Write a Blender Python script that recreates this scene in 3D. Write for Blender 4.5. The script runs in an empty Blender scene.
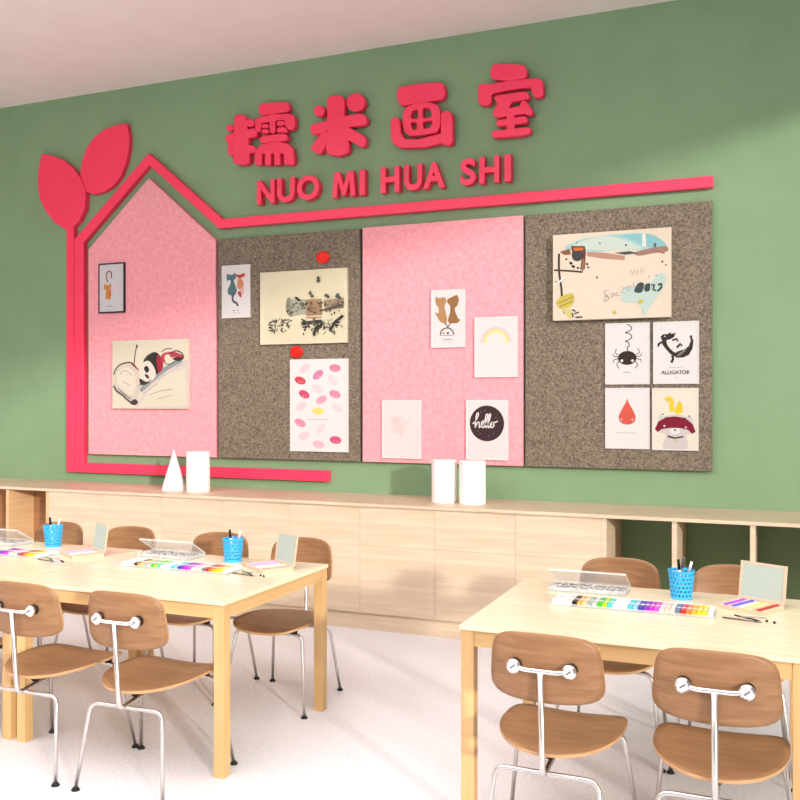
import bpy, bmesh, math, random
from math import sin, cos, pi, radians, atan
from mathutils import Vector, Matrix
random.seed(7)
SC = bpy.context.scene
COL = SC.collection

# ---------------------------------------------------------------- camera
cam_d = bpy.data.cameras.new('camera')
cam_d.sensor_width = 36; cam_d.sensor_fit = 'HORIZONTAL'
cam_d.lens = 920 / 800 * 36
cam = bpy.data.objects.new('camera', cam_d); COL.objects.link(cam)
cam.location = (0, 0, 1.61)
cam.rotation_euler = (pi/2, 0, atan(380/920))
SC.camera = cam

# ---------------------------------------------------------------- light
w = bpy.data.worlds.new('daylight'); SC.world = w; w.use_nodes = True
bg = w.node_tree.nodes['Background']
bg.inputs[0].default_value = (0.95, 0.97, 1.0, 1); bg.inputs[1].default_value = .5
sd = bpy.data.lights.new('sun', 'SUN'); sd.energy = 3.9; sd.angle = radians(3.0); sd.color = (1.0, 0.955, 0.87)
sun = bpy.data.objects.new('sun', sd); COL.objects.link(sun)
sun.rotation_euler = Vector((-.427, .36, -.107)).to_track_quat('-Z', 'Y').to_euler()
sun.location = (6, -4, 4)
def area(name, loc, sx, sy, power, up=False, col=(.93,.965,1)):
    a = bpy.data.lights.new(name, 'AREA'); a.shape = 'RECTANGLE'; a.size = sx; a.size_y = sy; a.energy = power; a.color = col
    o = bpy.data.objects.new(name, a); COL.objects.link(o); o.location = loc
    if up: o.rotation_euler = (pi, 0, 0)
area('overhead_fill', (-1.8, 2.0, 4.28), 8.5, 3.6, 195)  # added fill light from above for floor and tables, not a real fitting
area('upward_fill', (-2.5, .2, 3.45), 8, 1.2, 560, True)  # invented upward fill, out of view, brightens the ceiling
vs = SC.view_settings
vs.view_transform = 'Standard'; vs.look = 'None'; vs.gamma = 1; vs.use_curve_mapping = False
vs.exposure = -0.54

# ---------------------------------------------------------------- materials
def lin(c):
    r = []
    for v in c:
        v /= 255
        r.append(v/12.92 if v <= .04045 else ((v+.055)/1.055)**2.4)
    return (*r, 1)
MC = {}
def base_mat(name, col, rough=.6, metal=0, spec=.5):
    m = bpy.data.materials.new(name); m.use_nodes = True
    b = m.node_tree.nodes['Principled BSDF']
    b.inputs['Base Color'].default_value = lin(col)
    b.inputs['Roughness'].default_value = rough
    b.inputs['Metallic'].default_value = metal
    b.inputs['Specular IOR Level'].default_value = spec
    return m, m.node_tree, b
def flat(col, rough=.7, metal=0, spec=.3):
    k = (tuple(col), rough, metal)
    if k not in MC: MC[k] = base_mat('colour_%d_%d_%d' % tuple(col), col, rough, metal, spec)[0]
    return MC[k]
def noise_mat(name, c1, c2, scale=(1,1,1), nscale=20, rough=.6, detail=4, lo=.35, hi=.65, bump=0, spec=.5, c3=None, wave=0):
    m, nt, b = base_mat(name, c1, rough, 0, spec)
    tc = nt.nodes.new('ShaderNodeTexCoord'); mp = nt.nodes.new('ShaderNodeMapping')
    mp.inputs['Scale'].default_value = scale
    nz = nt.nodes.new('ShaderNodeTexNoise'); nz.inputs['Scale'].default_value = nscale; nz.inputs['Detail'].default_value = detail
    if wave: nz.inputs['Distortion'].default_value = wave
    cr = nt.nodes.new('ShaderNodeValToRGB')
    cr.color_ramp.elements[0].position = lo; cr.color_ramp.elements[1].position = hi
    cr.color_ramp.elements[0].color = lin(c1); cr.color_ramp.elements[1].color = lin(c2)
    if c3:
        e = cr.color_ramp.elements.new((lo+hi)/2); e.color = lin(c3)
    nt.links.new(tc.outputs['Object'], mp.inputs[0]); nt.links.new(mp.outputs[0], nz.inputs['Vector'])
    nt.links.new(nz.outputs['Fac'], cr.inputs[0]); nt.links.new(cr.outputs[0], b.inputs['Base Color'])
    if bump:
        bp = nt.nodes.new('ShaderNodeBump'); bp.inputs['Strength'].default_value = bump; bp.inputs['Distance'].default_value = .004
        nt.links.new(nz.outputs['Fac'], bp.inputs['Height']); nt.links.new(bp.outputs[0], b.inputs['Normal'])
    return m
M = {}
M['green'] = noise_mat('green_wall_paint', (128,157,121), (132,161,125), (1,1,1), 3, .75, spec=.25)
M['ceil'] = noise_mat('ceiling_paint', (238,226,221), (241,230,225), (1,1,1), 3, .9)
M['white'] = noise_mat('white_wall_paint', (238,232,226), (242,236,230), (1,1,1), 3, .8)
M['floor'] = noise_mat('pale_speckled_floor', (230,229,234), (242,241,246), (1,1,1), 55, .38, 6, .35, .65, spec=.4)
M['hot'] = noise_mat('hot_pink_acrylic', (246,50,92), (250,54,96), (1,1,1), 4, .42)
M['felt_pink'] = noise_mat('pink_felt', (232,150,160), (244,170,178), (1,1,1), 30, .95, 12, .3, .7, .2, spec=.1)
M['felt_grey'] = noise_mat('grey_felt', (86,78,68), (150,137,120), (1,1,1), 85, .95, 8, .30, .70, .3, spec=.1, c3=(122,110,96))
M['ctr'] = noise_mat('pale_oak_laminate', (208,184,156), (224,202,176), (.7,1,14), 2.6, .42, 5, .3, .7, wave=.3)
M['ctr_in'] = noise_mat('oak_laminate_inside', (212,170,124), (228,190,146), (.7,1,14), 2.6, .5, 5, .3, .7, wave=.3)
M['ctr_back'] = noise_mat('brown_board', (158,112,76), (172,126,88), (.7,1,14), 2.6, .6, 5, .3, .7)
M['top'] = noise_mat('birch_tabletop', (240,218,182), (247,230,200), (.6,9,1), 2.5, .22, 5, .3, .7, spec=.5, wave=.3)
M['tleg'] = noise_mat('birch_leg', (204,162,106), (220,180,124), (12,12,.8), 2.5, .4, 5, .3, .7)
M['apr'] = noise_mat('birch_apron', (204,162,106), (220,180,124), (.8,.8,12), 2.5, .4, 5, .3, .7)
M['ply'] = noise_mat('beech_plywood', (136,97,64), (160,118,81), (1.6,7,16), 3.2, .42, 6, .3, .7, spec=.4, wave=.5)
M['plyedge'] = noise_mat('plywood_edge', (180,136,92), (204,160,114), (2,2,60), 5, .5)
M['steel'] = flat((216,212,208), .32, 1.0)
M['chrome'] = flat((232,230,228), .14, 1.0)
M['black'] = flat((22,20,20), .5)
M['plaster'] = noise_mat('white_plaster', (246,242,240), (250,246,244), (1,1,1), 6, .8)
M['blue'] = flat((62,182,238), .4)
def clear_mat(name, col, rough, trans, alpha):
    m, nt, b = base_mat(name, col, rough)
    b.inputs['Transmission Weight'].default_value = trans; b.inputs['Alpha'].default_value = alpha
    b.inputs['IOR'].default_value = 1.15
    return m
M['acryl'] = clear_mat('clear_acrylic', (236,238,236), .15, 0, .32)
M['pane'] = clear_mat('frosted_pane', (192,206,196), .3, 0, .86)
def speckle():
    m, nt, b = base_mat('speckled_print', (250,250,250), .6)
    tc = nt.nodes.new('ShaderNodeTexCoord'); mp = nt.nodes.new('ShaderNodeMapping'); mp.inputs['Scale'].default_value = (1,1.6,1)
    nz = nt.nodes.new('ShaderNodeTexNoise'); nz.inputs['Scale'].default_value = 62; nz.inputs['Detail'].default_value = 2
    cr = nt.nodes.new('ShaderNodeValToRGB'); cr.color_ramp.elements[0].position = .46; cr.color_ramp.elements[1].position = .52
    cr.color_ramp.elements[0].color = lin((46,42,42)); cr.color_ramp.elements[1].color = lin((246,244,242))
    nt.links.new(tc.outputs['Object'], mp.inputs[0]); nt.links.new(mp.outputs[0], nz.inputs['Vector'])
    nt.links.new(nz.outputs['Fac'], cr.inputs[0]); nt.links.new(cr.outputs[0], b.inputs['Base Color'])
    return m
M['speckle'] = speckle()

# ---------------------------------------------------------------- helpers
def tag(o, label=None, cat=None, group=None, kind=None):
    if label: o['label'] = label
    if cat: o['category'] = cat
    if group: o['group'] = group
    if kind: o['kind'] = kind
    return o
def link(name, me, mats, parent=None, loc=None):
    o = bpy.data.objects.new(name, me); COL.objects.link(o)
    for m in (mats if isinstance(mats, (list, tuple)) else [mats]):
        me.materials.append(m)
    if parent: o.parent = parent
    if loc: o.location = loc
    return o
def obj(name, bm, mats, parent=None, loc=None, smooth=False):
    bmesh.ops.recalc_face_normals(bm, faces=bm.faces[:])
    me = bpy.data.meshes.new(name); bm.to_mesh(me); bm.free()
    if smooth:
        me.polygons.foreach_set('use_smooth', [True]*len(me.polygons))
        me.set_sharp_from_angle(angle=radians(40))
    return link(name, me, mats, parent, loc)
def empty(name, loc=(0,0,0), rz=0):
    o = bpy.data.objects.new(name, None); COL.objects.link(o); o.location = loc; o.rotation_euler.z = rz
    o.empty_display_size = .1
    return o
def box(bm, x0, x1, y0, y1, z0, z1, bev=0, mi=0):
    n = bmesh.new()
    bmesh.ops.create_cube(n, size=1)
    for v in n.verts:
        v.co = Vector(((x0+x1)/2 + v.co.x*(x1-x0), (y0+y1)/2 + v.co.y*(y1-y0), (z0+z1)/2 + v.co.z*(z1-z0)))
    if bev: bmesh.ops.bevel(n, geom=n.edges[:], offset=bev, segments=2, affect='EDGES', profile=.6)
    merge(bm, n, mi); return bm
def merge(bm, n, mi=None):
    mp = {v: bm.verts.new(v.co) for v in n.verts}
    for f in n.faces:
        try:
            g = bm.faces.new([mp[v] for v in f.verts]); g.material_index = f.material_index if mi is None else mi; g.smooth = f.smooth
        except ValueError: pass
    n.free()
def boxo(name, mats, parent, x0, x1, y0, y1, z0, z1, bev=0):
    return obj(name, box(bmesh.new(), x0, x1, y0, y1, z0, z1, bev), mats, parent)
def fillet(pts, r, n=6):
    pts = [Vector(p) for p in pts]; out = [pts[0]]
    for a, b, c in zip(pts, pts[1:], pts[2:]):
        u = (a-b); v = (c-b); rr = min(r, u.length*.45, v.length*.45)
        p = b+u.normalized()*rr; q = b+v.normalized()*rr
        for i in range(n+1):
            t = i/n; out.append(p*(1-t)**2 + b*2*t*(1-t) + q*t*t)
    out.append(pts[-1]); return out
def tube(bm, pts, r, seg=12, mi=0, r2=None):
    pts = [Vector(p) for p in pts]; rings = []; T = (pts[1]-pts[0]).normalized()
    N = T.orthogonal().normalized()
    for i, p in enumerate(pts):
        t = (pts[min(i+1, len(pts)-1)]-pts[max(i-1, 0)]).normalized()
        N = (N - t*N.dot(t)).normalized(); B = t.cross(N)
        rr = r if r2 is None else r+(r2-r)*i/(len(pts)-1)
        rings.append([bm.verts.new(p+(N*cos(2*pi*k/seg)+B*sin(2*pi*k/seg))*rr) for k in range(seg)])
    for a, b in zip(rings, rings[1:]):
        for k in range(seg):
            f = bm.faces.new([a[k], a[(k+1) % seg], b[(k+1) % seg], b[k]]); f.smooth = True; f.material_index = mi
    for rg in (rings[0][::-1], rings[-1]):
        f = bm.faces.new(rg); f.material_index = mi
    return bm
def lathe(bm, prof, seg=32, c=(0,0,0), mi=0):
    rings = []
    for r, z in prof:
        if r < 1e-6: rings.append([bm.verts.new((c[0], c[1], c[2]+z))])
        else: rings.append([bm.verts.new((c[0]+r*cos(2*pi*k/seg), c[1]+r*sin(2*pi*k/seg), c[2]+z)) for k in range(seg)])
    for a, b in zip(rings, rings[1:]):
        for k in range(seg):
            l = (k+1) % seg
            if len(a) == 1: f = bm.faces.new([a[0], b[l], b[k]])
            elif len(b) == 1: f = bm.faces.new([a[k], a[l], b[0]])
            else: f = bm.faces.new([a[k], a[l], b[l], b[k]])
            f.smooth = True; f.material_index = mi
    return bm
def prism(bm, pts, y0, y1, bev=0, mi=0):
    """outline in x,z pushed from y0 (back) to y1 (front)"""
    n = bmesh.new()
    a = [n.verts.new((x, y0, z)) for x, z in pts]; b = [n.verts.new((x, y1, z)) for x, z in pts]
    n.faces.new(a); fr = n.faces.new(b[::-1])
    for i in range(len(pts)):
        j = (i+1) % len(pts); n.faces.new([a[i], a[j], b[j], b[i]])
    bmesh.ops.recalc_face_normals(n, faces=n.faces[:])
    if bev: bmesh.ops.bevel(n, geom=[e for e in fr.edges], offset=bev, segments=3, affect='EDGES', profile=.6)
    merge(bm, n, mi); return bm
def copy_tree(o, parent=None):
    c = o.copy(); COL.objects.link(c); c.parent = parent
    for ch in list(o.children): copy_tree(ch, c)
    return c
def curve_mesh(loops_list, y_front, depth, bev=.006):
    """loops_list: list of shapes, each a list of loops (outer + holes) in x,z. returns bmesh"""
    bm = bmesh.new()
    for k, loops in enumerate(loops_list):
        cu = bpy.data.curves.new('tmp', 'CURVE'); cu.dimensions = '2D'; cu.fill_mode = 'BOTH'
        cu.extrude = depth/2 - bev; cu.bevel_depth = bev; cu.bevel_resolution = 2; cu.offset = -bev
        for lp in loops:
            n = len(lp); pts = []
            for i in range(n):                      # round every corner
                p0, p1, p2 = Vector(lp[i-1]), Vector(lp[i]), Vector(lp[(i+1) % n])
                u = p0-p1; v = p2-p1; r = min(.016, u.length*.4, v.length*.4)
                a = p1+u.normalized()*r; b = p1+v.normalized()*r
                pts += [a, a*.25+p1*.5+b*.25, b]
            sp = cu.splines.new('POLY'); sp.points.add(len(pts)-1); sp.use_cyclic_u = True
            for q, p in zip(sp.points, pts): q.co = (p.x, p.y, 0, 1)
        o = bpy.data.objects.new('tmp', cu); COL.objects.link(o)
        dg = bpy.context.evaluated_depsgraph_get(); me = bpy.data.meshes.new_from_object(o.evaluated_get(dg))
        n = bmesh.new(); n.from_mesh(me)
        off = -.0012*(k % 5)
        for v in n.verts: v.co = Vector((v.co.x, y_front+depth/2 - v.co.z + off, v.co.y))
        bmesh.ops.reverse_faces(n, faces=[]) if False else None
        merge(bm, n, 0)
        bpy.data.objects.remove(o); bpy.data.curves.remove(cu); bpy.data.meshes.remove(me)
    return bm
CHARS = {"nuo":[[[[-4.117,3.919],[-4.088,3.938],[-4.022,3.928],[-3.994,3.9],[-3.975,3.716],[-3.966,3.537],[-3.994,3.519],[-4.079,3.523],[-4.124,3.548],[-4.119,3.731]]],[[[-4.121,3.829],[-4.123,3.818],[-4.131,3.81],[-4.142,3.805],[-4.155,3.804],[-4.168,3.808],[-4.18,3.815],[-4.187,3.826],[-4.19,3.837],[-4.187,3.848],[-4.18,3.857],[-4.168,3.862],[-4.155,3.863],[-4.142,3.859],[-4.131,3.851],[-4.123,3.841]]],[[[-3.919,3.847],[-3.922,3.834],[-3.93,3.824],[-3.943,3.818],[-3.958,3.818],[-3.973,3.822],[-3.986,3.831],[-3.995,3.843],[-3.998,3.856],[-3.995,3.869],[-3.986,3.879],[-3.973,3.885],[-3.958,3.886],[-3.943,3.881],[-3.93,3.872],[-3.922,3.86]]],[[[-4.198,3.764],[-4.179,3.779],[-4.107,3.791],[-4.107,3.73],[-4.174,3.717],[-4.194,3.731]]],[[[-4.003,3.796],[-3.928,3.809],[-3.895,3.78],[-3.891,3.747],[-3.909,3.731],[-3.994,3.726]]],[[[-4.179,3.73],[-4.112,3.739],[-4.112,3.604],[-4.16,3.607],[-4.172,3.623]]],[[[-3.984,3.678],[-3.923,3.662],[-3.905,3.644],[-3.909,3.608],[-3.937,3.603],[-3.984,3.611]]],[[[-3.883,3.964],[-3.872,3.987],[-3.835,3.997],[-3.633,3.983],[-3.602,3.965],[-3.599,3.921],[-3.611,3.899],[-3.844,3.897],[-3.877,3.911]]],[[[-3.919,3.871],[-3.895,3.886],[-3.761,3.897],[-3.597,3.885],[-3.556,3.865],[-3.545,3.828],[-3.55,3.765],[-3.579,3.748],[-3.615,3.76],[-3.642,3.799],[-3.651,3.842],[-3.853,3.838],[-3.865,3.772],[-3.895,3.764],[-3.917,3.798]]],[[[-3.781,3.903],[-3.724,3.901],[-3.728,3.749],[-3.747,3.741],[-3.778,3.751]]],[[[-3.857,3.829],[-3.791,3.827],[-3.789,3.792],[-3.855,3.796]]],[[[-3.857,3.786],[-3.791,3.784],[-3.787,3.75],[-3.855,3.751]]],[[[-3.715,3.838],[-3.651,3.835],[-3.644,3.796],[-3.713,3.798]]],[[[-3.713,3.785],[-3.642,3.783],[-3.615,3.756],[-3.62,3.735],[-3.711,3.743]]],[[[-3.872,3.713],[-3.849,3.733],[-3.651,3.733],[-3.615,3.713],[-3.611,3.684],[-3.629,3.67],[-3.844,3.672],[-3.87,3.688]]],[[[-3.78,3.695],[-3.734,3.69],[-3.734,3.642],[-3.78,3.647]]],[[[-3.911,3.596],[-3.905,3.632],[-3.877,3.661],[-3.816,3.672],[-3.688,3.673],[-3.606,3.644],[-3.565,3.6],[-3.559,3.564]]],[[[-3.919,3.605],[-3.849,3.622],[-3.852,3.497],[-3.905,3.506],[-3.923,3.524]]],[[[-3.824,3.627],[-3.768,3.621],[-3.768,3.489],[-3.826,3.495]]],[[[-3.741,3.619],[-3.686,3.617],[-3.677,3.484],[-3.738,3.486]]],[[[-3.659,3.618],[-3.565,3.6],[-3.554,3.488],[-3.579,3.475],[-3.651,3.483]]]],"mi":[[[[-3.268,3.952],[-3.242,3.981],[-3.138,3.97],[-3.115,3.937],[-3.112,3.739],[-3.074,3.572],[-3.078,3.522],[-3.164,3.5],[-3.26,3.525],[-3.279,3.563],[-3.264,3.756]]],[[[-3.286,3.868],[-3.29,3.851],[-3.3,3.838],[-3.317,3.83],[-3.336,3.829],[-3.355,3.835],[-3.371,3.847],[-3.382,3.862],[-3.386,3.88],[-3.382,3.897],[-3.371,3.91],[-3.355,3.918],[-3.336,3.919],[-3.317,3.913],[-3.3,3.901],[-3.29,3.886]]],[[[-2.938,3.891],[-2.944,3.864],[-2.961,3.843],[-2.988,3.83],[-3.018,3.828],[-3.049,3.838],[-3.076,3.857],[-3.093,3.883],[-3.1,3.911],[-3.093,3.939],[-3.076,3.96],[-3.049,3.973],[-3.018,3.975],[-2.988,3.965],[-2.961,3.946],[-2.944,3.92]]],[[[-3.418,3.754],[-3.391,3.775],[-3.242,3.793],[-3.242,3.715],[-3.365,3.689],[-3.4,3.697]]],[[[-3.13,3.807],[-2.976,3.812],[-2.938,3.796],[-2.919,3.759],[-2.925,3.721],[-2.984,3.715],[-3.13,3.719]]],[[[-3.308,3.718],[-3.246,3.696],[-3.286,3.579],[-3.316,3.537],[-3.365,3.544],[-3.409,3.584],[-3.4,3.607]]],[[[-3.13,3.729],[-3.078,3.719],[-2.946,3.636],[-2.924,3.595],[-2.934,3.561],[-2.968,3.549],[-3.121,3.639]]]],"hua":[[[[-2.676,3.95],[-2.652,3.975],[-2.49,3.978],[-2.331,3.969],[-2.293,3.941],[-2.285,3.87],[-2.307,3.834],[-2.466,3.833],[-2.619,3.827],[-2.656,3.842],[-2.672,3.878]]],[[[-2.629,3.759],[-2.607,3.813],[-2.514,3.837],[-2.41,3.829],[-2.347,3.8],[-2.327,3.76],[-2.327,3.642],[-2.354,3.593],[-2.45,3.589],[-2.57,3.591],[-2.611,3.625],[-2.629,3.684]],[[-2.556,3.779],[-2.505,3.787],[-2.507,3.716],[-2.562,3.724]],[[-2.466,3.792],[-2.415,3.785],[-2.391,3.741],[-2.399,3.716],[-2.466,3.716]],[[-2.566,3.695],[-2.515,3.692],[-2.515,3.634],[-2.55,3.64]],[[-2.466,3.689],[-2.391,3.689],[-2.395,3.652],[-2.425,3.633],[-2.463,3.639]]],[[[-2.727,3.725],[-2.705,3.751],[-2.668,3.747],[-2.648,3.716],[-2.644,3.633],[-2.611,3.575],[-2.49,3.563],[-2.315,3.589],[-2.315,3.511],[-2.45,3.495],[-2.644,3.51],[-2.705,3.545],[-2.726,3.611]]],[[[-2.323,3.73],[-2.295,3.751],[-2.252,3.74],[-2.23,3.712],[-2.227,3.505],[-2.252,3.488],[-2.291,3.493],[-2.323,3.512]]]],"shi":[[[[-1.945,3.983],[-1.926,4.044],[-1.81,4.031],[-1.692,4.006],[-1.667,3.97],[-1.672,3.907],[-1.81,3.906],[-1.919,3.932],[-1.941,3.957]]],[[[-2.036,3.893],[-2.013,3.914],[-1.953,3.903],[-1.825,3.908],[-1.648,3.903],[-1.583,3.897],[-1.55,3.869],[-1.547,3.773],[-1.572,3.756],[-1.612,3.763],[-1.634,3.791],[-1.64,3.838],[-1.795,3.84],[-1.934,3.829],[-1.932,3.764],[-1.96,3.747],[-2.013,3.755],[-2.035,3.784]]],[[[-1.913,3.805],[-1.892,3.815],[-1.681,3.817],[-1.656,3.797],[-1.648,3.772],[-1.659,3.755],[-1.766,3.75],[-1.892,3.752]]],[[[-1.924,3.697],[-1.877,3.764],[-1.766,3.761],[-1.807,3.709],[-1.707,3.718],[-1.67,3.653],[-1.795,3.652],[-1.892,3.649],[-1.921,3.67]]],[[[-1.722,3.731],[-1.7,3.753],[-1.674,3.746],[-1.621,3.658],[-1.634,3.634],[-1.667,3.642],[-1.711,3.679]]],[[[-1.898,3.626],[-1.885,3.636],[-1.681,3.641],[-1.661,3.616],[-1.669,3.587],[-1.877,3.586],[-1.896,3.6]]],[[[-1.818,3.67],[-1.761,3.664],[-1.757,3.534],[-1.821,3.541]]],[[[-1.935,3.546],[-1.915,3.562],[-1.659,3.559],[-1.635,3.538],[-1.645,3.509],[-1.707,3.498],[-1.911,3.506],[-1.932,3.523]]]]}

# ================================================================ the room
YW = 6.48      # the green wall
H = 4.32
def st(name, mats, *a, bev=0):
    return tag(boxo(name, mats, None, *a, bev=bev), kind='structure')
tag(st('floor', M['floor'], -9.2, 3.2, -6, YW+.2, -.1, 0))
st('wall_back', M['green'], -9.2, 3.2, YW, YW+.2, 0, H)
st('ceiling', M['ceil'], -9.2, 3.2, -6, YW+.2, H, H+.15)
st('wall_left', M['white'], -9.2, -9.0, -6, YW, 0, H)
bm = bmesh.new()
box(bm, 3.0, 3.2, -6, YW, 4.2, H); box(bm, 3.0, 3.2, -6, YW, 0, .12); box(bm, 3.0, 3.2, 6.3, YW, .12, 4.2); box(bm, 3.0, 3.2, -6, -5.8, .12, 4.2)
tag(obj('wall_right', bm, M['white']), kind='structure')

# ================================================================ built-in low cabinets
ZC = .889
tag(boxo('worktop', M['ctr'], None, -7.9, 2.2, 5.83, YW-.002, ZC-.022, ZC, .002),
    'long pale oak worktop running along the green wall over the low cabinets', 'worktop')
def drawer_cabinet(first=False):
    t = empty('low_cabinet')
    b = bmesh.new()
    box(b, 0, .018, 5.872, 6.44, .12, .866); box(b, .542, .56, 5.872, 6.44, .12, .866)
    box(b, .018, .542, 5.872, 6.44, .12, .138); box(b, .018, .542, 6.43, 6.44, .138, .866); box(b, .018, .542, 5.872, 6.43, .848, .866)
    obj('body', b, M['ctr'], t)
    boxo('door', M['ctr'], t, .0008, .5592, 5.85, 5.87, .122, .5945, .0008)
    boxo('drawer_front', M['ctr'], t, .0008, .5592, 5.85, 5.87, .5955, .8645, .0008)
    boxo('plinth', M['ctr'], t, 0, .56, 5.875, 5.895, 0, .12)
    return t
names = ['directly right of the left open shelf', 'second to the right of the left open shelf', 'under the white cone and white cylinder',
         'behind the open lid on the middle table', 'behind the far right corner of the middle table',
         'left one seen between the two tables', 'below the two white cylinders', 'directly left of the right open shelves']
cab = drawer_cabinet()
for i, nm in enumerate(names):
    o = cab if i == 0 else copy_tree(cab)
    o.location.x = -5.52 + .56*i
    tag(o, 'pale oak handleless cabinet ' + nm, 'cabinet', 'handleless low cabinets under the worktop')
def open_shelf(name, x0, xs, back, zb, lab):
    t = empty(name, (x0, 0, 0)); t.location = (0, 0, 0)
    for x in xs: boxo('divider', M['ctr_in'] if back else M['ctr'], t, x, x+.03, 5.85, back or 6.46, .138, .866, .001)
    boxo('bottom_board', M['ctr'], t, xs[0], xs[-1]+.03, 5.85, back or 6.46, .12, .138)
    boxo('plinth', M['ctr'], t, xs[0], xs[-1]+.03, 5.875, 5.895, 0, .12)
    if back: boxo('back_board', M['ctr_back'], t, xs[0], xs[-1]+.03, back, back+.01, .12, .866)
    tag(t, lab, 'shelf')
open_shelf('open_shelf', 0, [-7.45, -6.98, -6.48, -5.98, -5.551], 6.13, 0, 'open oak shelf unit with brown back board at the left end of the cabinets')
open_shelf('open_shelf', 0, [-1.04, -.613, -.165, .28, .72, 1.16], None, 0, 'open-backed oak shelf unit showing the green wall, right end of the cabinets')

# ================================================================ white plaster solids
def solid(name, x, y, prof, lab, cat, grp=None, seg=48):
    o = obj(name, lathe(bmesh.new(), prof, seg), M['plaster'], None, (x, y, ZC), smooth=True)
    return tag(o, lab, cat, grp)
solid('plaster_cone', -4.487, 6.12, [(0,0),(.095,0),(.098,.004),(.002,.325),(0,.327)], 'white plaster cone standing on the worktop beside the left cylinder', 'cone')
cyl = lambda r, h: [(0,0),(r-.003,0),(r,.003),(r,h-.004),(r-.004,h),(0,h)]
solid('plaster_cylinder', -4.243, 6.10, cyl(.092,.315), 'white plaster cylinder standing right beside the white cone', 'cylinder')
solid('plaster_cylinder', -2.19, 6.12, cyl(.089,.30), 'left one of the pair of white cylinders below the pink board', 'cylinder')
solid('plaster_cylinder', -1.975, 6.10, cyl(.092,.30), 'right one of the pair of white cylinders, below the hello print', 'cylinder')

# ================================================================ pin boards
def board(mat, pts, lab, th=.05):
    o = obj('pin_board', prism(bmesh.new(), pts, YW-.001, YW-th, .005), M[mat])
    return tag(o, lab, 'pin board')
board('felt_pink', [(-5.62,1.135),(-4.30,1.135),(-4.30,2.928),(-4.972,3.502),(-5.62,2.933)], 'pink felt board with a pointed house-shaped top')
board('felt_grey', [(-4.276,1.135),(-2.992,1.135),(-2.992,2.93),(-4.276,2.93)], 'grey felt board between the house-shaped pink board and the rectangular pink board')
board('felt_pink', [(-2.968,1.135),(-1.702,1.135),(-1.702,2.935),(-2.968,2.935)], 'rectangular pink felt board between the two grey ones')
board('felt_grey', [(-1.685,1.135),(-.417,1.135),(-.417,2.932),(-1.685,2.932)], 'grey felt board at the right end holding the four small cards')

# ================================================================ pink house line and sprout
t = empty('house_outline', (-5.7, YW, .97)); 
def ho(name, pts):
    o = obj(name, prism(bmesh.new(), [(x+5.7, z-.97) for x, z in pts], -.001, -.05, .004), M['hot'], t)
ho('line_band', [(-5.778,.972),(-3.265,.972),(-3.265,1.056),(-5.672,1.056),(-5.672,3.0),(-4.967,3.612),(-4.27,3.023),(-.411,3.023),(-.411,3.098),(-4.235,3.098),(-4.975,3.715),(-5.778,3.03)])
tag(t, 'hot pink raised house outline running into a long bar over the boards', 'wall decoration')
def catmull(pts, n=5):
    out = []; N = len(pts)
    for i in range(N):
        p0, p1, p2, p3 = [Vector(pts[(i+k) % N]) for k in (-1,0,1,2)]
        for j in range(n):
            s = j/n
            out.append(.5*((2*p1)+(p2-p0)*s+(2*p0-5*p1+4*p2-p3)*s*s+(3*p1-p0-3*p2+p3)*s**3))
    return [(p.x, p.y) for p in out]
t = empty('sprout_decoration', (-5.82, YW, .97))
sh = lambda pts: [(x+5.82, z-.97) for x, z in pts]
obj('stem', prism(bmesh.new(), sh([(-5.868,.97),(-5.784,.97),(-5.784,3.2),(-5.868,3.2)]), -.001, -.049, .004), M['hot'], t)
def halfleaf(tip, base, l, r, n=14):
    """leaf between tip and base; l, r bulge widths at fractions"""
    T = Vector(tip); B = Vector(base); ax = (B-T); L = ax.length; u = ax/L; v = Vector((-u.y, u.x))
    f = lambda s: (sin(pi*s**.8))**.72
    a = [T+u*L*s/n + v*r*f(s/n) for s in range(0, n+1)]
    b = [T+u*L*s/n - v*l*f(s/n) for s in range(n-1, 0, -1)]
    return [(p.x, p.y) for p in a+b]
lf1 = [(-6.143,3.83),(-6.185,3.68),(-6.192,3.55),(-6.165,3.42),(-6.105,3.314),(-6.0,3.2),(-5.87,3.125),(-5.82,3.12),(-5.72,3.19),(-5.655,3.30),(-5.646,3.43),(-5.69,3.55),(-5.772,3.65),(-5.87,3.73),(-5.99,3.79)]
lf2 = [(-5.225,4.0),(-5.20,3.985),(-5.182,3.88),(-5.187,3.77),(-5.215,3.66),(-5.27,3.55),(-5.34,3.48),(-5.44,3.43),(-5.56,3.412),(-5.64,3.44),(-5.69,3.50),(-5.715,3.60),(-5.70,3.71),(-5.65,3.82),(-5.57,3.91),(-5.47,3.965),(-5.35,3.995)]
obj('leaf', prism(bmesh.new(), sh(lf1), -.001, -.056, .006), M['hot'], t)
obj('leaf', prism(bmesh.new(), sh(lf2), -.001, -.046, .006), M['hot'], t)
tag(t, 'hot pink raised sprout with two leaves rising beside the house outline', 'wall decoration')

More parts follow.
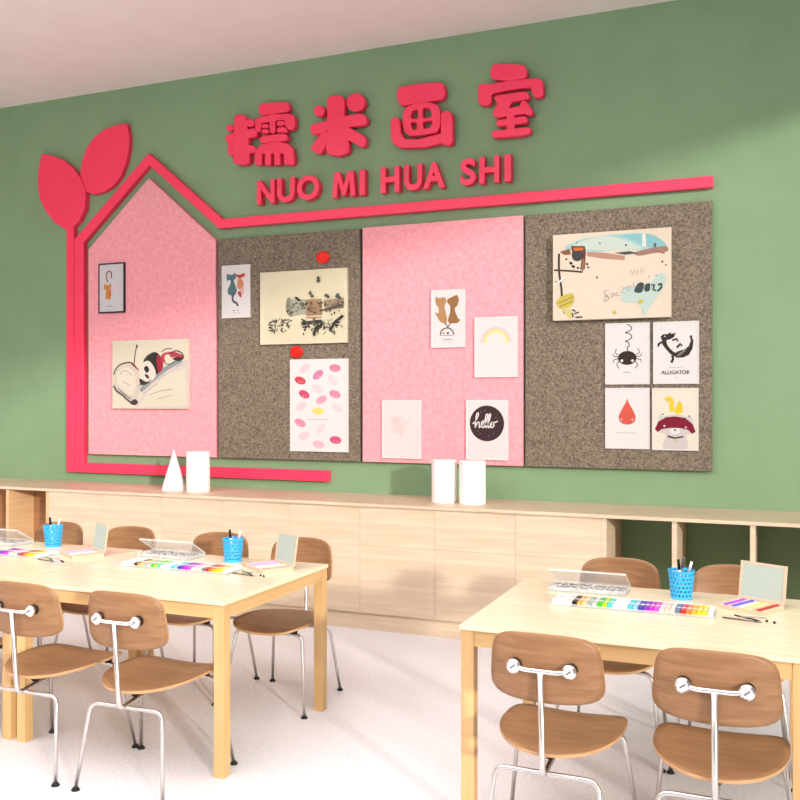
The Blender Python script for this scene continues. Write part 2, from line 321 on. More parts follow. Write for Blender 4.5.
# ================================================================ sign
CHNAME = {'nuo': ('first large Chinese character of the sign, the densest one with many strokes', ),
          'mi': ('second large Chinese character of the sign, star-like with two round dots',),
          'hua': ('third large Chinese character of the sign, a grid inside a tray',),
          'shi': ('last large Chinese character of the sign, under a roof shape',)}
for k, shapes in CHARS.items():
    bm = curve_mesh(shapes, YW-.066, .062, .007)
    o = obj('sign_character', bm, M['hot'], None, smooth=True)
    cx = sum(v.co.x for v in o.data.vertices)/len(o.data.vertices); cz = min(v.co.z for v in o.data.vertices)
    for v in o.data.vertices: v.co.x -= cx; v.co.y -= YW; v.co.z -= cz
    o.location = (cx, YW, cz)
    tag(o, 'hot pink raised ' + CHNAME[k][0], 'sign character', 'large Chinese characters of the sign')
def text_bm(ch, x0, x1, z0, z1, yf, depth, offset=.0):
    cu = bpy.data.curves.new('tmp', 'FONT'); cu.body = ch; cu.size = 1; cu.offset = offset; cu.resolution_u = 5
    o = bpy.data.objects.new('tmp', cu); COL.objects.link(o)
    dg = bpy.context.evaluated_depsgraph_get(); me = bpy.data.meshes.new_from_object(o.evaluated_get(dg))
    n = bmesh.new(); n.from_mesh(me)
    bmesh.ops.remove_doubles(n, verts=n.verts[:], dist=1e-5)
    for f in n.faces: f.smooth = False
    xs = [v.co.x for v in n.verts]; ys = [v.co.y for v in n.verts]
    ax, bx, ay, by = min(xs), max(xs), min(ys), max(ys)
    for v in n.verts: v.co = Vector((x0+(v.co.x-ax)/(bx-ax)*(x1-x0), yf, z0+(v.co.y-ay)/(by-ay)*(z1-z0)))
    if depth:
        r = bmesh.ops.extrude_face_region(n, geom=n.faces[:])
        for v in r['geom']:
            if isinstance(v, bmesh.types.BMVert): v.co.y += depth
    bpy.data.objects.remove(o); bpy.data.curves.remove(cu); bpy.data.meshes.remove(me)
    return n
LT = [('N',-3.897,-3.735,'opening the first word'),('U',-3.712,-3.553,'in the first word beside N'),('O',-3.532,-3.335,'the round one ending the first word'),
      ('M',-3.221,-3.022,'starting the second word'),('I',-2.985,-2.94,'ending the second word, beside M'),
      ('H',-2.809,-2.655,'starting the third word'),('U',-2.615,-2.472,'in the middle of the third word'),('A',-2.462,-2.292,'ending the third word'),
      ('S',-2.170,-2.052,'starting the last word'),('H',-2.024,-1.875,'in the middle of the last word'),('I',-1.835,-1.787,'ending the last word')]
for ch, x0, x1, nm in LT:
    off = 0 if ch == 'I' else .035
    if ch == 'M':
        w_ = x1-x0; X = lambda f: x0+w_*f; Z = lambda f: 3.185+.193*f
        bm = prism(bmesh.new(), [(X(u), Z(v)) for u, v in [(0,0),(.09,1),(.33,1),(.5,.42),(.67,1),(.91,1),(1,0),(.80,0),(.745,.66),(.575,.04),(.425,.04),(.255,.66),(.20,0)]], YW-.002, YW-.066)
    else: bm = text_bm(ch, x0, x1, 3.185, 3.378, YW-.066, .064, off)
    for v in bm.verts: v.co.x -= x0; v.co.y -= YW; v.co.z -= 3.185
    o = obj('sign_letter', bm, M['hot'], None, (x0, YW, 3.185))
    tag(o, 'hot pink raised capital letter %s %s under the characters' % (ch, nm), 'sign letter', 'latin letters of the sign')

# ================================================================ framed prints
def ink(c): return tuple(int(v*.875) for v in c)
class Art:
    """flat ink shapes printed on paper; u to the right, v downward, both 0..1"""
    def __init__(s, w, h, y): s.w, s.h, s.y = w, h, y; s.bm = bmesh.new(); s.mats = []; s.k = 0
    def mi(s, c):
        m = flat(ink(c), .8)
        if m not in s.mats: s.mats.append(m)
        return s.mats.index(m)
    def co(s, u, v): return ((u-.5)*s.w, s.y-.0004-.00006*s.k, (1-v)*s.h)
    def P(s, c, pts, smooth=False):
        s.k += 1
        if smooth: pts = catmull(pts, 4)
        f = s.bm.faces.new([s.bm.verts.new(s.co(*p)) for p in pts]); f.material_index = s.mi(c)
    def E(s, c, cx, cy, rx, ry=None, rot=0, n=24, a0=0, a1=2*pi):
        """rx, ry as a fraction of the width"""
        ry = ry or rx; pts = []
        full = abs(a1-a0-2*pi) < 1e-3
        for i in range(n if full else n+1):
            a = a0+(a1-a0)*i/n; x = rx*cos(a); y = ry*sin(a)
            pts.append((cx+x*cos(rot)-y*sin(rot), cy+(x*sin(rot)+y*cos(rot))*s.w/s.h))
        s.P(c, pts)
    def L(s, c, pts, wd, closed=False, sm=0):
        s.k += 1
        if sm:
            P = [pts[0]]+list(pts)+[pts[-1]]; o = []
            for i in range(1, len(P)-2):
                p0, p1, p2, p3 = [Vector(P[i+q]) for q in (-1,0,1,2)]
                for j in range(5):
                    q = j/5; o.append(.5*((2*p1)+(p2-p0)*q+(2*p0-5*p1+4*p2-p3)*q*q+(3*p1-p0-3*p2+p3)*q**3))
            o.append(Vector(pts[-1])); pts = [(p.x, p.y) for p in o]
        V = [Vector((p[0]*s.w, p[1]*s.h)) for p in pts]; a = []; b = []
        for i, p in enumerate(V):
            t = (V[min(i+1, len(V)-1)]-V[max(i-1, 0)]); t = t.normalized() if t.length > 0 else Vector((1,0))
            n = Vector((-t.y, t.x))*wd*s.w/2
            a.append(s.bm.verts.new(s.co((p+n).x/s.w, (p+n).y/s.h))); b.append(s.bm.verts.new(s.co((p-n).x/s.w, (p-n).y/s.h)))
        m = s.mi(c)
        for i in range(len(V)-1):
            f = s.bm.faces.new([a[i], a[i+1], b[i+1], b[i]]); f.material_index = m
    def T(s, c, txt, u0, u1, v0, v1):
        s.k += 1
        a = s.co(u0, v1); b = s.co(u1, v0)
        n = text_bm(txt, a[0], b[0], a[2], b[2], a[1], 0, .01); merge(s.bm, n, s.mi(c))
    def done(s, parent):
        if not s.mats: s.bm.free(); return
        me = bpy.data.meshes.new('printed_image'); s.bm.to_mesh(me); s.bm.free()
        link('printed_image', me, s.mats, parent)
WHT = (242,236,236)
def picture(name, x0, x1, z0, z1, paper, frame, lab, depth=.018, fw=.012, draw=None, cat='picture', grp=None):
    t = empty(name, ((x0+x1)/2, 6.43, z0)); w, h = x1-x0, z1-z0
    b = bmesh.new(); 
    if fw:
        box(b, -w/2, w/2, -depth, 0, 0, fw, .001); box(b, -w/2, w/2, -depth, 0, h-fw, h, .001)
        box(b, -w/2, -w/2+fw, -depth, 0, fw, h-fw, .001); box(b, w/2-fw, w/2, -depth, 0, fw, h-fw, .001)
        obj('frame', b, flat(ink(frame), .5), t)
        boxo('paper', flat(ink(paper), .85), t, -w/2+fw*.9, w/2-fw*.9, -depth+.003, -.001, fw*.9, h-fw*.9)
        A = Art(w, h, -depth+.003)
    else:
        b.free(); boxo('canvas', flat(ink(paper), .85), t, -w/2, w/2, -depth, 0, 0, h, .002); A = Art(w, h, -depth)
    if draw: draw(A)
    A.done(t)
    return tag(t, lab, cat, grp)
OR=(226,150,70); TEAL=(92,128,136); DK=(58,48,48)
def d_cat(a):
    a.P(OR, [(.26,.40),(.31,.44),(.42,.44),(.48,.39),(.49,.47),(.46,.53),(.49,.62),(.46,.72),(.40,.74),(.36,.70),(.30,.73),(.27,.66),(.29,.54),(.20,.50),(.22,.44)], True)
    a.P((226,110,60), [(.42,.56),(.48,.54),(.48,.68),(.43,.69)], True)
    a.L((150,96,84), [(.37,.38),(.31,.30),(.33,.20),(.42,.16),(.50,.20),(.50,.28),(.46,.30)], .045, sm=1)
    a.E((236,222,226), .68,.50,.14,.24); a.E((214,224,226), .72,.38,.05,.05)
    a.L((130,130,130), [(.32,.86),(.52,.865)], .02)
def d_blue(a):
    a.P(TEAL, [(.16,.20),(.20,.15),(.28,.18),(.42,.17),(.46,.13),(.50,.20),(.50,.26),(.42,.28),(.48,.38),(.54,.48),(.48,.56),(.34,.58),(.22,.54),(.20,.46),(.30,.36),(.31,.28),(.22,.28),(.18,.30)], False)
    a.L((90,92,104), [(.44,.52),(.38,.62),(.42,.69),(.52,.72),(.57,.78)], .07, sm=1)
    a.P((206,74,72), [(.50,.17),(.62,.19),(.80,.16),(.80,.22),(.66,.25),(.54,.23)], True)
    a.P((226,150,110), [(.58,.26),(.70,.27),(.78,.36),(.74,.44),(.62,.46),(.54,.42)], True)
    a.P((204,70,74), [(.56,.52),(.66,.50),(.70,.58),(.66,.62)], True); a.P((240,190,176), [(.64,.46),(.78,.44),(.76,.56),(.70,.54)], True)
    a.L((120,110,110), [(.38,.86),(.48,.86)], .02); a.L((120,110,110), [(.54,.86),(.60,.86)], .02); a.L((190,170,160), [(.34,.90),(.66,.90)], .008)
def d_panda(a):
    a.P((226,214,206), [(.36,.88),(.48,.66),(.70,.42),(.96,.30),(1,.30),(1,.99),(.3,.99)])
    a.P((236,226,204), [(.42,.86),(.52,.72),(.74,.50),(.97,.42),(.98,.96),(.36,.97)])
    a.L((150,160,164), [(.38,.74),(.50,.62),(.62,.50),(.78,.38),(.92,.30)], .05, sm=1)
    a.P((224,212,196), [(.03,.46),(.10,.36),(.22,.33),(.33,.42),(.38,.56),(.37,.74),(.32,.92),(.22,.90),(.10,.80),(.03,.66)], True)
    a.P((238,226,208), [(.06,.50),(.12,.42),(.22,.40),(.30,.50),(.32,.66),(.26,.80),(.16,.74),(.08,.64)], True)
    a.L((96,100,100), [(.02,.66),(.06,.74),(.14,.80),(.24,.90),(.32,.92)], .025, sm=1)
    a.L((88,84,80), [(.02,.50),(.06,.40),(.14,.34),(.26,.33),(.34,.42)], .016, sm=1)
    a.L((176,50,66), [(.26,.34),(.36,.44)], .014)
    a.P((84,66,66), [(.24,.92),(.30,.86),(.35,.90),(.31,.95)], True)
    a.P((52,46,44), [(.42,.32),(.48,.22),(.58,.18),(.65,.26),(.66,.40),(.60,.50),(.50,.40)], True)
    a.P((176,40,60), [(.60,.24),(.66,.26),(.68,.40),(.62,.48)], True)
    a.P((196,70,88), [(.66,.22),(.80,.18),(.94,.24),(.92,.28),(.80,.26),(.68,.34)], True)
    a.P((238,228,214), [(.38,.44),(.42,.33),(.50,.31),(.57,.42),(.58,.54),(.50,.61),(.42,.58)], True)
    a.P((66,52,50), [(.37,.56),(.44,.60),(.50,.62),(.42,.66),(.38,.64)], True)
    a.P((48,42,42), [(.43,.40),(.47,.38),(.50,.44),(.47,.48),(.44,.45)], True); a.P((58,50,50), [(.44,.50),(.48,.51),(.50,.56),(.46,.55)], True)
    a.L((66,60,60), [(.30,.34),(.31,.20),(.33,.10)], .012); a.E((80,70,66), .335,.09,.012,.02)
    a.P((240,226,206), [(.70,.24),(.76,.22),(.78,.30),(.72,.33)], True)
    a.P((60,52,50), [(.80,.28),(.88,.26),(.95,.28),(.88,.32)], True); a.L((84,72,70), [(.76,.22),(.84,.17),(.92,.20),(.95,.27)], .014, sm=1)
    for p in [[(.40,.70),(.56,.60),(.72,.50)],[(.42,.78),(.50,.72),(.60,.64)],[(.50,.80),(.66,.74),(.80,.72)],[(.10,.50),(.18,.44),(.28,.52)],[(.14,.60),(.24,.66)],[(.60,.86),(.80,.80)],[(.84,.40),(.94,.36)]]:
        a.L((176,174,168), p, .008, sm=1)
    for p in [[(.36,.66),(.44,.64),(.52,.58)],[(.08,.70),(.16,.78),(.26,.86)],[(.70,.34),(.76,.36),(.84,.32)],[(.66,.18),(.72,.14),(.80,.14)],[(.44,.30),(.50,.22),(.58,.18)]]:
        a.L((92,88,88), p, .01, sm=1)
def d_wagon(a):
    random.seed(3)
    a.P((236,226,192), [(.08,.3),(.3,.1),(.9,.04),(.98,.6),(.9,.96),(.2,.97),(.06,.7)], True)
    a.P((150,150,128), [(.31,.42),(.34,.36),(.38,.42),(.40,.60),(.35,.62),(.31,.54)], True)
    a.P((180,182,160), [(.36,.38),(.54,.40),(.55,.60),(.38,.62)])
    a.P((176,144,112), [(.54,.40),(.72,.40),(.73,.62),(.55,.63)]); a.P((170,150,124), [(.74,.42),(.97,.40),(.97,.54),(.76,.57)])
    a.P((196,140,90), [(.54,.64),(.72,.64),(.72,.66),(.54,.66)]); a.P((60,58,56), [(.40,.36),(.44,.36),(.49,.42),(.45,.42)])
    a.P((64,60,56), [(.48,.70),(.72,.68),(.72,.73),(.50,.75)])
    for _ in range(120):
        u = random.choice([random.uniform(.10,.34), random.uniform(.48,.97), random.uniform(.48,.97)]); v = random.uniform(.66,.86) if u > .4 else random.uniform(.64,.82)
        l = random.uniform(.02,.055); t = random.choice([random.uniform(-.5,.5), random.uniform(.8,2.2)])
        c = random.choice([(44,42,40),(70,66,60),(96,94,86),(120,116,104)])
        a.L(c, [(u, v), (u+l*cos(t)*.6+.008, v+l*sin(t)*.5), (min(u+l*cos(t), .98), v+l*sin(t))], random.uniform(.006,.017))
    for _ in range(90):
        u = random.uniform(.33,.97); v = random.uniform(.44,.62); s = random.uniform(.004,.011)
        a.E(random.choice([(70,70,64),(96,92,80),(110,92,80)]), u, v, s, s*1.3, random.uniform(0,3), 7)
    for u, v in [(.60,.32),(.62,.36),(.78,.36),(.80,.38),(.90,.38),(.93,.40),(.69,.12),(.69,.16),(.91,.36)]: a.E((86,88,80), u, v, .02, .016, .4, 8)
    a.L((90,86,76), [(.72,.56),(.97,.50)], .014); a.L((60,56,52), [(.82,.84),(.88,.72),(.97,.64)], .03); a.L((60,56,52), [(.64,.90),(.66,.80),(.74,.74)], .028)
    a.L((70,68,64), [(.69,.10),(.69,.18)], .01); a.L((120,116,104), [(.60,.28),(.61,.38)], .01)
def d_beans(a):
    for c, u, v, r in [((244,214,226),.26,.10,-.5),((232,140,176),.78,.10,.1),((230,142,182),.49,.17,-.6),((222,76,92),.18,.23,.3),((246,224,230),.74,.23,.8),
                       ((246,222,230),.48,.32,.4),((224,84,122),.25,.38,.4),((238,150,180),.78,.38,.3),((242,176,200),.55,.44,-.4),((248,218,222),.20,.51,-.5),
                       ((248,224,226),.82,.53,.4),((236,152,184),.18,.69,.4),((244,238,240),.78,.70,.2),((248,226,232),.54,.75,-.8),((246,216,226),.25,.83,-.3),
                       ((228,92,134),.79,.87,.1),((246,196,212),.50,.92,.15)]:
        a.E(c, u, v, .10, .058, r, 18)
        if c[1] < 160: a.E((250,226,232), u-.02, v+.015, .008); a.E((250,226,232), u+.03, v+.018, .008)
    a.E((246,234,130), .49,.56,.10,.055); a.L((196,176,180), [(.30,.653),(.66,.65)], .008)
def d_fox(a):
    B = (196,148,100)
    a.P(B, [(.14,.12),(.24,.14),(.40,.13),(.46,.20),(.40,.28),(.44,.40),(.48,.54),(.40,.58),(.26,.54),(.16,.44),(.12,.38),(.22,.40),(.22,.30),(.14,.24)], True)
    a.P((164,116,70), [(.50,.16),(.62,.13),(.76,.10),(.82,.18),(.78,.28),(.70,.34),(.80,.50),(.86,.52),(.78,.58),(.60,.58),(.50,.54),(.56,.40),(.56,.28),(.48,.22)], True)
    a.L((120,84,60), [(.40,.56),(.52,.66)], .03); a.L((120,84,60), [(.60,.56),(.48,.66)], .03)
    a.L((96,84,76), [(.28,.78),(.32,.70),(.48,.66),(.62,.70),(.68,.78)], .035, sm=1); a.E((226,170,120), .37,.75,.035); a.E((110,96,96), .50,.75,.035); a.L((90,80,76), [(.26,.79),(.66,.79)], .012)
    a.L((150,150,150), [(.36,.86),(.64,.86)], .02); a.L((190,190,190), [(.40,.90),(.60,.90)], .01)
def d_rain(a):
    for r, c in [(.36,(246,214,220)),(.31,(250,232,150)),(.26,(250,240,196)),(.21,(236,238,236)),(.16,WHT)]:
        a.E(c, .5,.43, r, r, 0, 24, pi, 2*pi)
def d_rose(a):
    a.E((244,222,222), .42,.42,.2,.22); a.E((242,214,214), .35,.36,.1); a.E((246,226,224), .55,.48,.1); a.E((242,216,216), .44,.50,.09)
    a.L((238,214,208), [(.60,.40),(.76,.28)], .03); a.L((238,214,208), [(.50,.54),(.52,.66)], .03)
def d_hello(a):
    a.E((66,44,48), .50,.39,.41, n=40)
    W_ = (250,244,240)
    a.L(W_, [(.16,.40),(.24,.34),(.30,.24),(.27,.22),(.24,.30),(.22,.46),(.27,.38),(.32,.38),(.32,.46),(.38,.42),(.43,.37),(.40,.35),(.37,.41),(.41,.46),(.47,.38),(.52,.26),(.49,.24),(.46,.34),(.47,.46),(.53,.40),(.59,.26),(.56,.24),(.53,.36),(.54,.46),(.62,.40)], .028, sm=1)
    a.L(W_, [(.62,.37),(.58,.42),(.62,.46),(.67,.42),(.65,.37),(.62,.37),(.70,.37),(.76,.35)], .028, sm=1)
    for u, v in [(.36,.20),(.30,.52),(.34,.56),(.66,.56),(.72,.30),(.56,.60),(.45,.18)]: a.E((196,176,176), u, v, .009, n=8)
def d_big(a):
    a.P((176,216,214), [(.10,.16),(.25,.07),(.52,.04),(.80,.05),(.92,.14),(.96,.26),(.80,.24),(.55,.22),(.38,.23),(.25,.20)], True)
    a.P((214,228,216), [(.20,.12),(.42,.05),(.60,.10),(.72,.18),(.76,.22),(.50,.22),(.30,.19),(.22,.18)], True)
    a.P((146,204,210), [(.60,.06),(.80,.06),(.92,.13),(.97,.24),(.84,.22),(.72,.14)], True)
    a.P((240,240,234), [(.765,.06),(.79,.05),(.80,.20),(.765,.20)]); a.E((90,110,120), .87,.19,.012,.02)
    a.P((198,152,132), [(.30,.22),(.44,.24),(.62,.29),(.62,.34),(.44,.31),(.30,.27)]); a.P((170,132,120), [(.70,.26),(.84,.22),(.96,.21),(.97,.27),(.86,.28),(.74,.30)], True)
    a.P((84,92,92), [(.53,.25),(.66,.24),(.74,.27),(.62,.28)]); a.L((178,120,106), [(.86,.25),(.95,.29)], .012)
    a.P((120,74,52), [(.16,.14),(.28,.15),(.29,.22),(.28,.42),(.24,.42),(.26,.22),(.17,.22)]); a.P((222,120,60), [(.18,.16),(.27,.17),(.26,.20),(.19,.20)])
    a.P((74,72,76), [(.17,.22),(.24,.20),(.27,.26),(.23,.32),(.18,.30)], True); a.P((150,100,74), [(.06,.20),(.15,.17),(.16,.24),(.10,.24)]);
    a.L((66,56,50), [(.055,.22),(.055,.42),(.075,.62),(.085,.78),(.105,.92)], .018, sm=1); a.L((86,62,50), [(.01,.41),(.16,.43),(.26,.45)], .016)
    a.L((176,120,80), [(.27,.30),(.26,.44)], .014)
    for u, v, s in [(.16,.34,.016),(.18,.38,.016),(.12,.29,.010),(.22,.40,.012),(.30,.36,.012),(.31,.40,.010),(.09,.52,.010),(.03,.55,.008),(.21,.11,.006),(.41,.13,.008),(.63,.17,.01),(.385,.52,.01),(.93,.38,.01),(.96,.42,.008),(.82,.54,.005),(.88,.53,.006)]: a.E((44,40,40), u, v, s, s*.8, .6, 8)
    a.L((250,246,240), [(.02,.58),(.07,.54),(.10,.50)], .016)
    a.P((216,196,92), [(.03,.78),(.08,.72),(.17,.69),(.19,.76),(.16,.84),(.10,.87),(.05,.85)], True); a.L((150,130,60), [(.05,.80),(.18,.73)], .007); a.L((150,130,60), [(.06,.84),(.18,.78)], .007)
    a.P((226,212,140), [(.09,.88),(.14,.86),(.18,.94),(.15,.98)], True)
    for p in [[(.17,.88),(.20,.90)],[(.19,.93),(.23,.91)],[(.20,.97),(.26,.97)],[(.17,.92),(.18,.97)]]: a.L((50,46,46), p, .012)
    a.P((200,222,214), [(.60,.80),(.62,.66),(.82,.62),(.92,.50),(.96,.62),(.84,.86),(.78,.97),(.74,.84)], True)
    G = (70,80,82)
    a.P(G, [(.70,.70),(.72,.63),(.75,.60),(.78,.62),(.77,.70),(.74,.72)], True); a.P(G, [(.785,.70),(.79,.63),(.83,.62),(.825,.70)], True)
    a.L(G, [(.84,.64),(.865,.63),(.855,.69),(.88,.70)], .018); a.L(G, [(.895,.64),(.92,.63),(.92,.67),(.89,.71)], .018, sm=1)
    a.P((214,196,84), [(.735,.80),(.775,.79),(.775,.83),(.735,.84)]); a.P((214,196,84), [(.52,.91),(.55,.91),(.55,.95),(.52,.95)])
    P_ = (176,166,158)
    a.L(P_, [(.49,.68),(.45,.68),(.46,.73),(.49,.76),(.46,.80),(.45,.77),(.48,.72)], .005, sm=1); a.L(P_, [(.51,.71),(.54,.72),(.51,.75),(.51,.71)], .005, sm=1)
    a.L(P_, [(.56,.70),(.55,.74),(.58,.74)], .005); a.L(P_, [(.59,.64),(.62,.65),(.59,.71),(.62,.72)], .005); a.L(P_, [(.64,.64),(.67,.64),(.66,.69),(.64,.68),(.64,.64)], .005, sm=1); a.L(P_, [(.69,.60),(.70,.66)], .005)
    a.L(P_, [(.67,.46),(.69,.51),(.70,.46)], .005); a.L(P_, [(.73,.46),(.72,.51)], .005); a.L(P_, [(.75,.45),(.77,.50),(.78,.45)], .005)
    for i in range(14):
        for j in range(3): a.E((226,200,150), .72+.02*i, .025+.03*j, .003, n=6)
    for i in range(11):
        for j in range(3): a.E((226,200,150), .93+.025*j, .45+.05*i, .003, n=6)
def d_spider(a):
    a.L((74,62,58), [(.50,.02),(.58,.06),(.60,.10),(.52,.14),(.46,.16),(.56,.18),(.60,.24),(.52,.28),(.46,.30),(.53,.32),(.54,.38),(.50,.40),(.52,.46)], .022, sm=1)
    a.E((58,42,38), .50,.57,.21,.16, n=30)
    for s in (-1, 1):
        for p in [[(.30,.52),(.22,.48),(.26,.42)],[(.30,.55),(.20,.54),(.18,.50)],[(.30,.58),(.19,.60),(.19,.64)],[(.32,.62),(.26,.68),(.32,.74)]]:
            a.L((66,54,50), [(.5+s*(.5-u), v) for u, v in p], .019)
        a.E((246,238,232), .50+s*.12,.615,.032)
    a.L((150,146,144), [(.42,.805),(.57,.805)], .014)
def d_alli(a):
    K = (52,44,44)
    a.P(K, [(.16,.24),(.22,.20),(.32,.20),(.38,.17),(.40,.20),(.50,.18),(.46,.25),(.36,.29),(.30,.31),(.20,.30)], False)
    a.P(K, [(.20,.28),(.32,.30),(.34,.38),(.44,.48),(.54,.48),(.68,.45),(.78,.40),(.82,.32),(.80,.24),(.84,.22),(.88,.32),(.86,.44),(.78,.54),(.66,.58),(.52,.58),(.38,.52),(.28,.44),(.20,.36)], False)
    a.P((240,234,230), [(.30,.30),(.38,.30),(.50,.42),(.52,.49),(.46,.49),(.36,.42),(.31,.36)], True)
    a.L(K, [(.20,.32),(.12,.36),(.12,.40)], .05); a.L(K, [(.42,.30),(.52,.28),(.54,.32)], .045); a.L(K, [(.42,.54),(.44,.60),(.40,.66)], .055); a.L(K, [(.52,.42),(.60,.36),(.63,.40)], .05)
    for i in range(9):
        t = i/8; u = .54+.28*t; v = .545-.20*t*t-.03*t
        a.E((236,230,226), u, v, .012, .009, n=8); a.E((236,230,226), u+.03, v-.035, .010, .008, n=8)
    a.E((240,234,230), .26,.235,.014, n=10)
    for u, v in [(.18,.12),(.80,.08),(.18,.58),(.82,.68)]: a.E((110,100,100), u, v, .009, n=8)
    a.L((190,184,180), [(.36,.735),(.64,.735)], .01)
    a.T((40,34,34), 'ALLIGATOR', .18, .80, .785, .845)
    a.E((90,84,84), .5,.90,.012, n=8)
def d_drop(a):
    a.P((226,96,78), [(.50,.17),(.53,.24),(.62,.35),(.69,.46),(.68,.54),(.60,.59),(.50,.605),(.40,.59),(.32,.54),(.31,.46),(.38,.35),(.47,.24)])
    a.E((250,200,190), .37,.52,.022); a.E((250,200,190), .62,.52,.022); a.L((178,168,168), [(.26,.735),(.72,.74)], .01)
def d_squi(a):
    Y_ = (242,212,60)
    a.P((216,208,206), [(.18,.40),(.24,.46),(.50,.42),(.76,.46),(.84,.44),(.90,.60),(.88,.72),(.74,.76),(.76,.97),(.25,.97),(.30,.76),(.14,.70),(.10,.60)], True)
    a.L(Y_, [(.30,.20),(.36,.17),(.42,.20),(.42,.30),(.44,.38)], .10, sm=1); a.P(Y_, [(.50,.34),(.54,.26),(.60,.22),(.66,.28),(.64,.40),(.50,.41)], True); a.E((216,176,40), .58,.25,.014, n=8)
    a.P((134,22,50), [(.06,.66),(.14,.54),(.30,.47),(.50,.455),(.72,.48),(.88,.58),(.94,.70),(.86,.73),(.78,.67),(.60,.64),(.40,.64),(.22,.66),(.12,.71)], False)
    a.E((228,210,214), .27,.61,.022); a.E((228,210,214), .73,.63,.022); a.E((240,234,232), .50,.69,.11,.07); a.E((90,76,76), .50,.675,.026,.02)
    a.P((60,48,50), [(.34,.76),(.50,.79),(.68,.765),(.68,.79),(.50,.815),(.34,.79)]); a.E((60,60,60), .24,.42,.018, n=8); a.E((60,60,60), .80,.45,.018, n=8); a.E((220,190,90), .51,.85,.02)
CRM = (238,228,206)
picture('framed_print', -5.496,-5.216,2.365,2.797, (226,226,228),(52,44,50), 'small black-framed print of an orange cat with a curled tail', draw=d_cat)
picture('framed_print', -4.229,-3.962,2.279,2.709, WHT,(246,242,238), 'narrow white-framed print of a blue cat and an orange cat from behind', draw=d_blue)
picture('canvas_painting', -5.334,-4.552,1.536,2.121, CRM,CRM, 'painting of a resting panda hung low on the house-shaped pink board', .03, 0, d_panda)
picture('canvas_painting', -3.86,-3.088,2.053,2.632, (240,230,200),CRM, 'cream ink sketch of a covered wagon and crowd on the grey board', .03, 0, d_wagon)
picture('framed_print', -3.594,-3.084,1.205,1.931, (250,240,242),(248,244,238), 'white-framed print of many pink beans and one yellow bean', draw=d_beans)
picture('framed_print', -2.40,-2.134,1.997,2.425, WHT,(246,242,240), 'narrow print of two brown foxes balancing, highest on the pink board', draw=d_fox)
picture('framed_print', -2.061,-1.739,1.774,2.212, WHT,(248,244,242), 'white-framed print with a pale yellow rainbow arch', draw=d_rain)
picture('framed_print', -2.798,-2.48,1.169,1.61, (246,232,232),(246,240,240), 'very pale white-framed print with a faint pink blossom', draw=d_rose)
picture('framed_print', -2.126,-1.809,1.174,1.61, WHT,(250,246,244), 'white-framed print with the word hello in a dark brown circle', draw=d_hello)
picture('canvas_painting', -1.474,-.674,2.167,2.767, (240,226,206),CRM, 'large thick cream canvas with a painted harbour, sky and black brush marks', .05, 0, d_big)
picture('framed_print', -1.117,-.818,1.717,2.138, WHT,WHT, 'small card with a black spider hanging from a curly thread', .014, .008, d_spider)
picture('framed_print', -.795,-.498,1.718,2.138, WHT,WHT, 'small card with a black alligator above its printed name', .014, .008, d_alli)
picture('framed_print', -1.117,-.818,1.275,1.693, WHT,WHT, 'small card with a red drop with two tiny eyes', .014, .008, d_drop)
picture('framed_print', -.802,-.501,1.271,1.691, (242,234,216),WHT, 'small card with a yellow squirrel above a dark red band', .014, .008, d_squi)
def magnet(x, z, lab):
    b = bmesh.new(); pr = [(0,0),(.046,0),(.052,.004),(.052,.012),(.044,.018),(.02,.021),(0,.022)]
    n = bmesh.new(); lathe(n, pr, 28)
    for v in n.verts: v.co = Vector((v.co.x*1.1, -v.co.z, v.co.y*.9))
    merge(b, n); o = obj('round_magnet', b, flat((228,26,10), .4), None, (x, 6.43, z), smooth=True)
    tag(o, lab, 'magnet', 'red round magnets on the left grey board')
magnet(-3.304, 2.726, 'red round magnet above the ink sketch of the wagon'); magnet(-3.539, 1.991, 'red round magnet between the wagon sketch and the pink bean print')

# ================================================================ tables
TY0, TY1, TZ = 3.318, 4.292, .755
def make_table(x0, x1):
    cx, cy = (x0+x1)/2, (TY0+TY1)/2; hx, hy = (x1-x0)/2, (TY1-TY0)/2
    t = empty('work_table', (cx, cy, 0))
    boxo('tabletop', M['top'], t, -hx, hx, -hy, hy, TZ-.018, TZ, .002)
    o = .005; lw = .051
    for sx in (-1, 1):
        for sy in (-1, 1):
            ax = sx*(hx-o); bx = sx*(hx-o-lw); ay = sy*(hy-o); by = sy*(hy-o-lw)
            boxo('leg', M['tleg'], t, min(ax,bx), max(ax,bx), min(ay,by), max(ay,by), 0, TZ-.018, .002)
    ix, iy = hx-o-lw, hy-o-lw
    for sy in (-1, 1):
        a, b = sorted((sy*(hy-o-.004), sy*(hy-o-.026))); boxo('apron', M['apr'], t, -ix, ix, a, b, TZ-.078, TZ-.018)
    for sx in (-1, 1):
        a, b = sorted((sx*(hx-o-.004), sx*(hx-o-.026))); boxo('apron', M['apr'], t, a, b, -iy, iy, TZ-.078, TZ-.018)
    return t
TA, TB, TC_ = -3.335, -4.525, -1.127
t0 = make_table(TA, TA+1.158); tag(t0, 'pale birch work table in the middle, its right end facing the open floor', 'table', 'birch work tables')
t1 = copy_tree(t0); t1.location.x = TB+.583; tag(t1, 'pale birch work table cut by the left edge, butted against the middle table', 'table', 'birch work tables')
t2 = make_table(TC_, TC_+1.222); tag(t2, 'pale birch work table at the right, in front of the open shelves', 'table', 'birch work tables')

